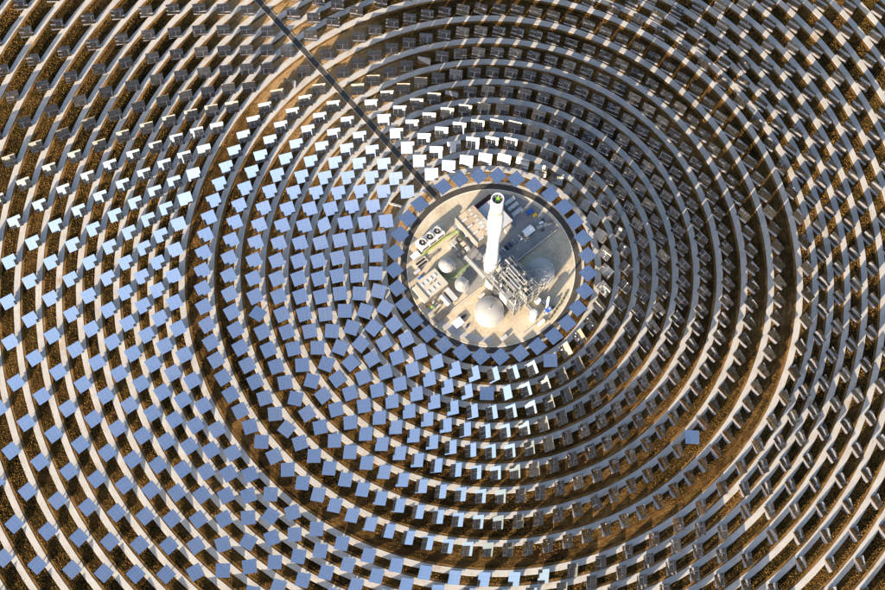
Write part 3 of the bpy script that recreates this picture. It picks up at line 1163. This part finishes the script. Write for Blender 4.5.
# tall core over the middle bays
for x in (-7.0, -0.2, 6.3):
    for y in (-34.4, -25.9, -17.4):
        mb = MB(); mb.box(x - 0.25, x + 0.25, y - 0.25, y + 0.25, 22.25, 29.5); mb.build('column', 'steel', t)
for y in (-34.4, -25.9, -17.4):
    mb = MB(); mb.box(-6.7, 6.0, y - 0.2, y + 0.2, 29.0, 29.5); mb.build('beam', 'steel', t)
for x in (-7.0, -0.2, 6.3):
    mb = MB(); mb.box(x - 0.16, x + 0.16, -34.1, -17.7, 29.05, 29.45); mb.build('beam', 'steel', t)
for i in range(2):
    mb = MB(); mb.box((-6.7, 0.1)[i], (-0.5, 6.0)[i], (-34.0, -25.5)[i], (-26.2, -17.7)[i], 29.52, 29.6); mb.build('platform', 'steel', t)
for k in range(5):
    mb = MB(); mb.cyl((-6.0 + k * 2.7, -35.5, 30.2), (-6.0 + k * 2.7, -17.0, 30.2), (0.2, 0.3, 0.2, 0.35, 0.25)[k], n=10); mb.build('pipe', 'lagging', t, True)
# sheets added on two sides and inside to make the steelwork's shadow solid
for (x, y0_, y1_, z0_, z1_) in ((-13.85, -33.8, -26.5, 7.8, 21.2), (-13.85, -16.8, -9.6, 0.3, 14.2), (-0.6, -41.8, -34.8, 0.3, 21.2), (6.0, -33.8, -26.4, 7.8, 21.2), (-7.35, -25.3, -18.0, 0.3, 21.2), (6.0, -16.8, -9.6, 0.3, 21.0)):
    mb = MB(); mb.box(x, x + 0.08, y0_, y1_, z0_, z1_); mb.build('shadow_sheet', 'grey_roof', t)
# stair tower and many small runs of pipe
for k in range(6):
    mb = MB(); mb.bar((-14.6, -24 + (k % 2) * 5, k * 3.6), (-14.6, -19 - (k % 2) * 5, k * 3.6 + 3.6), 1.0, 0.15); mb.build('stair_flight', 'grating', t)
for k in range(34):
    x, y = rg.uniform(-12.5, 12), rg.uniform(-41, -10)
    z = rg.choice(LV) + rg.uniform(0.7, 2.2)
    l = rg.uniform(1.5, 5.5)
    dx, dy = (l, 0) if rg.random() < 0.4 else (0, l)
    mb = MB(); mb.cyl((x, y, z), (x + dx, y + dy, z), rg.choice((0.16, 0.22, 0.3, 0.42)), n=8); mb.cyl((x, y, z), (x, y, z - 1.6), 0.18, n=6)
    mb.build('pipe', rg.choice(('lagging', 'steel', 'steel', 'white', 'grey_roof')), t, True)
for k in range(16):
    x, y, z = rg.uniform(-12, 11), rg.uniform(-41, -11), rg.choice(LV) + 0.4
    w, l, h = rg.uniform(0.5, 1.4), rg.uniform(0.5, 1.6), rg.uniform(0.8, 2.2)
    mb = MB(); mb.box(x - w, x + w, y - l, y + l, z, z + h); mb.build('plant_box', rg.choice(('steel', 'dark_roof', 'pale_roof', 'grey_roof')), t)

# frame gantry over the shadowed tank side
t = root('pipe_gantry', 'light steel pipe gantry reaching from the steelwork over the shadowed tank', 'gantry', 0, 0)
for y in (-33.0, -27.0, -21.0):
    mb = MB(); mb.box(13.2, 21.5, y - 0.15, y + 0.15, 14.5, 14.9); mb.build('beam', 'lagging', t)
for x in (16.0, 21.3):
    mb = MB(); mb.box(x - 0.15, x + 0.15, -33.6, -20.4, 14.91, 15.2); mb.build('beam', 'lagging', t)
mb = MB(); mb.cyl((13.2, -24.0, 15.6), (26.0, -30.0, 13.4), 0.35, n=10); mb.build('pipe', 'lagging', t, True)

# pipe bridge -----------------------------------------------------------------
t = root('pipe_bridge', 'covered grey pipe bridge leading from the turbine hall to the steelwork', 'pipe bridge', -11.0, 0)
mb = MB(); mb.box(-1.9, 1.9, -5.6, 18.4, 5.0, 5.3); mb.build('deck', 'steel', t)
mb = MB(); mb.box(-1.3, 0.2, -5.4, 18.2, 6.9, 7.05); mb.build('cover', 'grey_roof', t)
for k in range(4):
    mb = MB(); mb.cyl((-1.4 + k * 0.95, -5.5, 5.75), (-1.4 + k * 0.95, 18.3, 5.75), 0.32, n=8); mb.build('pipe', 'lagging', t, True)
for k in range(5):
    for s in (-1, 1):
        mb = MB(); mb.box(s * 1.7 - 0.18, s * 1.7 + 0.18, -5 + k * 5.7, -4.64 + k * 5.7, 0, 4.98); mb.build('leg', 'steel', t)

t = root('pipe_rack', 'low rack of lime green and grey pipes beside the workshop corner', 'pipe rack', -23, 11.6)
for k in range(4):
    mb = MB(); mb.cyl((-13, -0.9 + k * 0.62, 2.3), (11.2, -0.9 + k * 0.62, 2.3), 0.24, n=8); mb.build('pipe', ['green', 'lagging', 'steel', 'green'][k], t, True)
for k in range(6):
    mb = MB(); mb.box(-12.5 + k * 4.6, -12.2 + k * 4.6, -1.4, 1.4, 0, 2.0); mb.build('support', 'steel', t)

# turbine auxiliaries -----------------------------------------------------------
rg = random.Random(4)
t = root('transformer_bay', 'cluttered bay of grey transformers and lagged vessels against the hall', 'transformer bay', -8.8, 29.0)
for k in range(9):
    x, y = -5 + (k % 3) * 4.2, -6 + (k // 3) * 5.0
    w, l, h = rg.uniform(1.8, 3.2), rg.uniform(2.0, 3.8), rg.uniform(2.0, 5.2)
    mb = MB(); mb.box(x - w / 2, x + w / 2, y - l / 2, y + l / 2, 0, h)
    for q in range(4):
        mb.box(x - w / 2 - 0.35, x - w / 2 - 0.02, y - l / 2 + q * l / 4 + 0.1, y - l / 2 + q * l / 4 + 0.3, 0.4, h - 0.4)
    u = mb.build('transformer', ['steel', 'pale_roof', 'grey_roof', 'lagging'][k % 4], t)
    mb = MB(); mb.cyl((x, y - l / 3, h + 0.02), (x, y - l / 3, h + 1.3), 0.22, 0.12, n=8); mb.cyl((x, y + l / 3, h + 0.02), (x, y + l / 3, h + 1.3), 0.22, 0.12, n=8); mb.build('bushing', 'tan_roof', u)
mb = MB(); mb.cyl((-3, -2.4, 3.0), (-3, 6.0, 3.0), 0.9, n=14); mb.build('vessel', 'lagging', t, True)
mb = MB(); mb.box(-7.2, 6.2, 7.8, 8.0, 0, 2.6); mb.build('blast_wall', 'edge', t)

t = root('valve_yard', 'crowded yard of pumps, pipes and vessels between workshop and pad edge', 'pump yard', -55.5, 2.0)
for k in range(12):
    x, y = rg.uniform(-4.5, 4.8), rg.uniform(-4.5, 4.8)
    if k % 3 == 0:
        mb = MB(); mb.cyl((x, y, 0), (x, y, rg.uniform(1.8, 4.2)), rg.uniform(0.7, 1.4), n=14); mb.build('vessel', ['white', 'lagging', 'dark_roof', 'green'][(k // 3) % 4], t, True)
    elif k % 3 == 1:
        w = rg.uniform(1.0, 2.4); mb = MB(); mb.box(x - w, x + w, y - 0.8, y + 0.8, 0, rg.uniform(1, 2.6)); mb.build('pump_skid', ['rust', 'grey_roof', 'dark_roof', 'pale_roof'][(k // 3) % 4], t)
    else:
        mb = MB(); mb.cyl((x - 3, y, 1.2), (x + 3, y + 0.5, 1.2), 0.3, n=8); mb.cyl((x - 3, y, 1.2), (x - 3, y, 0), 0.3, n=8); mb.build('pipe', ['rust', 'lagging', 'galv', 'yellow'][(k // 3) % 4], t, True)

# south-east vessels ------------------------------------------------------------
t = root('vertical_vessel', 'round grey vertical vessel with flat top beside the tall white stack', 'vessel', -2.6, -54.0)
mb = MB(); mb.lathe([(3.0, 0), (3.0, 15.0), (2.6, 15.7), (0.01, 15.9)], 32); mb.build('shell', 'grey_roof', t, True)
mb = MB(); mb.lathe([(3.02, 14.2), (3.6, 14.2), (3.6, 14.35), (3.02, 14.35)], 32); mb.build('walkway', 'galv', t)
mb = MB(); mb.cyl((1.5, 0, 15.8), (1.5, 0, 17.0), 0.4, n=10); mb.build('nozzle', 'lagging', t, True)
t = root('chimney_stack', 'slim white chimney stack rising over blue boiler house', 'chimney', 12.6, -53.4)
mb = MB(); mb.lathe([(1.1, 0), (0.95, 20.5), (0.75, 20.5), (0.75, 19.5), (0.01, 19.5)], 20); mb.build('flue', 'white', t, True)
mb = MB(); mb.lathe([(1.6, 0), (1.6, 1.2), (1.0, 1.2)], 20); mb.build('plinth', 'edge', t)
t = root('boiler_house', 'small blue and grey boiler house with round ducts below the chimney', 'boiler house', 10.6, -57.0)
mb = MB(); mb.box(-2.6, 2.6, -1.8, 1.8, 0, 4.2); mb.build('casing', 'grey_roof', t)
mb = MB(); mb.box(-2.64, 2.64, -1.84, 1.84, 4.22, 4.5); mb.build('roof', 'blue', t)
mb = MB(); mb.cyl((-5.2, 0, 3.2), (-2.62, 0, 3.2), 0.9, n=14); mb.cyl((1.2, 0, 4.5), (1.2, 0, 6.0), 0.9, n=14); mb.build('duct', 'lagging', t, True)
mb = MB(); mb.box(3.0, 5.8, -1.2, 0.4, 0, 2.2); mb.build('fan_skid', 'dark_roof', t)
t = root('heater_skid', 'long pipe skid with pale deck running out from the steelwork', 'pipe skid', 0.4, -48.6)
mb = MB(); mb.box(-1.6, 1.6, -5.2, 5.2, 1.2, 1.5); mb.build('deck', 'steel', t)
for k in range(3):
    mb = MB(); mb.cyl((-1.0 + k, -5, 2.0), (-1.0 + k, 5, 2.0), 0.38, n=10); mb.build('pipe', ['lagging', 'steel', 'lagging'][k], t, True)
for k in range(4):
    mb = MB(); mb.box(-1.4, 1.4, -4.8 + k * 3.1, -4.5 + k * 3.1, 0, 1.18); mb.build('support', 'steel', t)
t = root('white_shelter', 'small white gabled shelter at the foot of the steelwork', 'shelter', 9.4, -45.6)
mb = MB(); mb.box(-1.9, 1.9, -2.0, 2.0, 0, 2.6); mb.build('wall', 'white', t)
mb = MB(); mb.add([(-2.2, -2.2, 2.62), (2.2, -2.2, 2.62), (2.2, 2.2, 2.62), (-2.2, 2.2, 2.62), (-2.2, 0, 4.6), (2.2, 0, 4.6)], [(0, 1, 5, 4), (2, 3, 4, 5), (0, 4, 3), (1, 2, 5), (3, 2, 1, 0)]); mb.build('roof', 'white', t)
t = root('white_container', 'white box container at the yard edge beside green shrubs', 'container', 0.2, -61.0)
mb = MB(); mb.box(-3.0, 3.0, -1.2, 1.2, 0.15, 2.7); mb.build('body', 'white', t)
mb = MB(); mb.box(3.02, 3.06, -1.1, 1.1, 0.3, 2.5); mb.build('door', 'grey_roof', t)

# sheds, kiosks, trailers ---------------------------------------------------------
def shed(name, label, cat, x0, x1, y0, y1, h, wall, roof, gable=0.0, group=None, door=None):
    cx, cyy = (x0 + x1) / 2, (y0 + y1) / 2
    t = root(name, label, cat, cx, cyy, group=group)
    w, l = (x1 - x0) / 2, (y1 - y0) / 2
    mb = MB(); mb.box(-w, w, -l, l, 0, h); mb.build('wall', wall, t)
    e = 0.25
    if gable:
        mb = MB()
        if w >= l:
            mb.add([(-w - e, -l - e, h + 0.01), (w + e, -l - e, h + 0.01), (w + e, l + e, h + 0.01), (-w - e, l + e, h + 0.01), (-w - e, 0, h + gable), (w + e, 0, h + gable)], [(0, 1, 5, 4), (2, 3, 4, 5), (0, 4, 3), (1, 2, 5), (3, 2, 1, 0)])
        else:
            mb.add([(-w - e, -l - e, h + 0.01), (w + e, -l - e, h + 0.01), (w + e, l + e, h + 0.01), (-w - e, l + e, h + 0.01), (0, -l - e, h + gable), (0, l + e, h + gable)], [(0, 1, 4), (2, 3, 5), (1, 2, 5, 4), (3, 0, 4, 5), (3, 2, 1, 0)])
        mb.build('roof', roof, t)
    else:
        mb = MB(); mb.box(-w - e, w + e, -l - e, l + e, h + 0.01, h + 0.25); mb.build('roof', roof, t)
    mb = MB(); mb.box(-w * 0.3, w * 0.3, -l - 0.05, -l - 0.005, 0.05, min(2.4, h * 0.8)); mb.build('door', door or 'dark_roof', t)
    return t


shed('store_shed', 'long pale-roofed store shed beside the workshop wall', 'shed', -42.0, -38.2, -4.6, 7.4, 3.6, 'cream_wall', 'grey_roof')
shed('store_shed', 'long blue-grey store shed nearer the pump yard', 'shed', -48.0, -44.4, -4.2, 5.8, 3.0, 'grey_roof', 'grey_roof', 0.6)
shed('lean_shed', 'long low dark-roofed shed by the curved service road', 'shed', -62.5, -51.6, -9.4, -5.2, 2.8, 'cream_wall', 'dark_roof')
shed('control_kiosk', 'square white-roofed kiosk with blue doors on the open sandy yard', 'kiosk', -54.4, -47.0, -23.0, -17.0, 2.9, 'blue', 'white', 0.0, None, 'blue')
shed('gate_shed', 'small gabled white shed beyond the row of parked cars', 'shed', 38.0, 46.4, 0.8, 6.6, 3.0, 'cream_wall', 'white', 1.5)
shed('pump_cabin', 'small white flat-roofed cabin at the end of the cooling unit', 'cabin', -44.2, -37.6, 42.6, 46.8, 2.8, 'cream_wall', 'white')
for k, (x, y, lab) in enumerate(((47.2, 33.0, 'pale office trailer farthest from the gabled shed'), (46.4, 27.8, 'pale office trailer standing between two others'), (45.8, 22.2, 'pale office trailer closest to the gabled shed'))):
    t = root('office_trailer', lab, 'trailer', x, y, group='office trailers behind the turbine hall')
    mb = MB(); mb.box(-4.8, 4.8, -1.35, 1.35, 0.5, 3.0); mb.build('body', 'white', t)
    mb = MB(); mb.box(-4.9, 4.9, -1.45, 1.45, 3.01, 3.15); mb.build('roof', 'grey_roof', t)
    mb = MB(); mb.box(-3.2, -1.2, -1.4, -1.355, 1.4, 2.3); mb.box(1.2, 3.2, -1.4, -1.355, 1.4, 2.3); mb.build('window', 'glass', t)
    mb = MB(); mb.box(-4.4, -4.0, -1.2, 1.2, 0, 0.48); mb.box(4.0, 4.4, -1.2, 1.2, 0, 0.48); mb.build('footing', 'edge', t)

t = root('settling_basin', 'concrete basin with two long black slots near the workshop', 'basin', -40.6, 37.4)
mb = MB(); mb.box(-5.6, 5.6, -3.0, 3.0, 0, 1.2); mb.build('tank_wall', 'pale_roof', t)
for s in (-1, 1):
    mb = MB(); mb.box(-4.4, 4.2, s * 1.4 - 0.85, s * 1.4 + 0.85, 1.22, 1.26); mb.build('slot', 'black', t)
mb = MB()
for s in (-2.9, 0, 2.9):
    mb.box(-5.4, 5.4, s - 0.1, s + 0.1, 1.3, 2.1)
mb.build('handrail', 'pale_roof', t)
t = root('blue_skip', 'bright blue waste skip on the shaded yard near the trailers', 'skip', 53.7, 16.0)
mb = MB(); mb.add([(-2.0, -1.2, 0), (2.0, -1.2, 0), (2.0, 1.2, 0), (-2.0, 1.2, 0), (-2.8, -1.6, 1.8), (2.8, -1.6, 1.8), (2.8, 1.6, 1.8), (-2.8, 1.6, 1.8)], [(3, 2, 1, 0), (0, 1, 5, 4), (1, 2, 6, 5), (2, 3, 7, 6), (3, 0, 4, 7)]); mb.build('tub', 'blue', t)
mb = MB(); mb.box(-2.5, 2.5, -1.35, 1.35, 1.2, 1.5); mb.build('tarpaulin', 'blue', t)
t = root('blue_skip', 'little blue skip beside the workshop wall', 'skip', -49.5, 28.5)
mb = MB(); mb.box(-1.8, 1.8, -0.7, 0.7, 0, 1.4); mb.build('tub', 'blue', t)
mb = MB(); mb.box(-1.9, 1.9, -0.8, 0.8, 1.41, 1.5); mb.build('lid', 'blue', t)

# walls and pipe lines -----------------------------------------------------------
def low_wall(label, x0, x1, y, h, mat):
    t = root('low_wall', label, 'wall', (x0 + x1) / 2, y)
    w = (x1 - x0) / 2
    mb = MB(); mb.box(-w, w, -0.25, 0.25, 0, h); mb.build('wall_body', mat, t)
    mb = MB(); mb.box(-w, w, -0.34, 0.34, h + 0.005, h + 0.16); mb.build('coping', 'edge' if mat != 'edge' else 'rust', t)


low_wall('long low brown wall crossing the sandy yard towards the tower', -50.5, -17.5, -8.4, 1.2, 'rust')
low_wall('long low wall running past the shadowed tank to the ring road', 17.5, 61.5, -9.6, 1.5, 'rust')
low_wall('short low wall at the yard edge beside the white container', -18.0, -4.0, -59.4, 1.0, 'rust')

# loose stock in the shaded laydown area
rg = random.Random(9)
for k in range(12):
    x, y = 55.5 + rg.uniform(-6, 6), 3.5 + rg.uniform(-6, 9)
    if math.hypot(x, y) > 62:
        continue
    t = root('equipment_crate', 'small crate among loose stock in the corner beyond the gabled shed', 'crate', x, y, rz=G + rg.uniform(-0.4, 0.4), group='crates of loose stock')
    w, l, h = rg.uniform(0.8, 1.8), rg.uniform(0.8, 1.5), rg.uniform(0.8, 2.0)
    mb = MB(); mb.box(-w, w, -l, l, 0.12, h); mb.build('body', ['white', 'rust', 'dark_roof', 'yellow', 'pale_roof', 'grey_roof'][k % 6], t)
    mb = MB(); mb.box(-w, -w + 0.2, -l, l, 0, 0.11); mb.box(w - 0.2, w, -l, l, 0, 0.11); mb.build('skid', 'rust', t)


t = root('pipe_stack', 'stack of long pale pipes lying on sand beside the cooling unit', 'pipes', -28.0, 37.0)
for k in range(6):
    mb = MB(); mb.cyl((-4.5, -1.2 + (k % 4) * 0.75 + (k // 4) * 0.37, 0.36 + (k // 4) * 0.62), (4.5, -1.2 + (k % 4) * 0.75 + (k // 4) * 0.37, 0.36 + (k // 4) * 0.62), 0.34, n=10); mb.build('pipe', ['lagging', 'rust', 'steel'][k % 3], t, True)
for k, (x, y, mat, lab) in enumerate(((-22.0, -14.5, 'rust', 'rusty site container on sand between the two low walls'), (-31.0, -52.0, 'grey_roof', 'grey site container by the curved service road'),
                                      (14.0, -50.0, 'pale_roof', 'pale site container near the white chimney'), (-66.5 + 18, 33.5, 'tan_roof', 'tan site container between basin and workshop'))):
    t = root('site_container', lab, 'container', x, y)
    mb = MB(); mb.box(-3.0, 3.0, -1.2, 1.2, 0.12, 2.6); mb.build('body', mat, t)
    mb = MB(); mb.box(-3.05, 3.05, -1.25, 1.25, 2.61, 2.7); mb.build('roof', 'grey_roof', t)
    mb = MB(); mb.box(-3.08, -3.01, -1.1, 1.1, 0.2, 2.5); mb.build('door', 'dark_roof', t)

# vehicles ------------------------------------------------------------------------
def car(label, x, y, rz, paint, world=False, group=None):
    loc = (x, y, PZ) if world else gp(x, y)
    t = thing('parked_car', label, 'car', loc, rz, group)
    mb = MB()
    sec = [(-2.2, 0.35, 0.75), (-2.1, 0.3, 0.95), (-1.0, 0.28, 1.0), (1.0, 0.28, 0.95), (2.1, 0.3, 0.75), (2.2, 0.35, 0.55)]
    vs, fs = [], []
    for xx, zb, zt in sec:
        vs += [(xx, -0.88, zb), (xx, 0.88, zb), (xx, 0.82, zt), (xx, -0.82, zt)]
    for k in range(len(sec) - 1):
        for j in range(4):
            fs.append((k * 4 + j, k * 4 + (j + 1) % 4, k * 4 + 4 + (j + 1) % 4, k * 4 + 4 + j))
    fs += [(3, 2, 1, 0), tuple(len(vs) - 4 + i for i in range(4))]
    mb.add(vs, fs); mb.build('body', paint, t)
    mb = MB(); mb.add([(-1.75, -0.78, 0.99), (0.95, -0.78, 0.98), (0.95, 0.78, 0.98), (-1.75, 0.78, 0.99), (-1.2, -0.62, 1.44), (0.2, -0.62, 1.46), (0.2, 0.62, 1.46), (-1.2, 0.62, 1.44)], [(0, 1, 5, 4), (1, 2, 6, 5), (2, 3, 7, 6), (3, 0, 4, 7)]); mb.build('windows', 'glass', t)
    mb = MB(); mb.box(-1.2, 0.2, -0.62, 0.62, 1.462, 1.5); mb.build('roof', paint, t)
    for sx in (-1.35, 1.35):
        for sy in (-0.8, 0.8):
            mb = MB(); mb.cyl((sx, sy - 0.1, 0.33), (sx, sy + 0.1, 0.33), 0.33, n=12); mb.build('wheel', 'tyre', t)


for k, (x, paint, lab) in enumerate(((14.6, 'car_silver', 'silver car parked nearest the white tower'), (17.2, 'car_white', 'white car parked second from the tower'),
                                     (20.0, 'car_dark', 'dark car parked third in the row from the tower'), (23.8, 'car_blue', 'blue car parked fourth in the row from the tower'),
                                     (27.6, 'car_silver', 'silver car parked fifth in the row, past the blue car'), (34.2, 'car_white', 'white car parked beside the gabled shed'))):
    car(lab, x, 4.6, G + R(90) + rg.uniform(-0.05, 0.05), paint, group='cars parked in a row by the tower')
car('blue car standing on sand beside the square kiosk', -18.1, -50.4, R(62), 'car_blue', True)
car('dark car standing behind the square kiosk', -20.8, -42.2, R(40), 'car_dark', True)
car('dark car stopped on the ring road beside the flat mirrors', -37.0, -58.6 , R(-33), 'car_blue', True)

# shrubs on the verge ---------------------------------------------------------------
for k in range(9):
    a = R(-46 + k * 3.3)
    rr_ = 62.6 + random.uniform(-0.7, 0.7)
    t = thing('shrub', 'green shrub in the planted row beside the boiler house', 'shrub', (rr_ * math.cos(a), rr_ * math.sin(a), PZ), random.uniform(0, 6), 'shrubs along the yard edge')
    mb = MB(); mb.cyl((0, 0, 0), (0, 0, 0.9), 0.09, 0.05, n=6); mb.cyl((0, 0, 0.4), (0.4, 0.2, 1.1), 0.05, 0.03, n=5); mb.build('stem', 'bark', t)
    mb = MB()
    for q in range(110):
        v = Vector((random.gauss(0, 1), random.gauss(0, 1), random.gauss(0, 0.8))).normalized() * random.uniform(0.35, 1.15)
        c = Vector((v.x, v.y, 1.0 + v.z * 0.75))
        e1_ = Vector((random.gauss(0, 1), random.gauss(0, 1), random.gauss(0, 1))).normalized() * 0.22
        e2_ = e1_.cross(Vector((random.gauss(0, 1), random.gauss(0, 1), random.gauss(0, 1)))).normalized() * 0.16
        mb.add([c - e1_, c + e2_, c + e1_, c - e2_], [(0, 1, 2, 3)])
    mb.build('foliage', 'leaf', t)
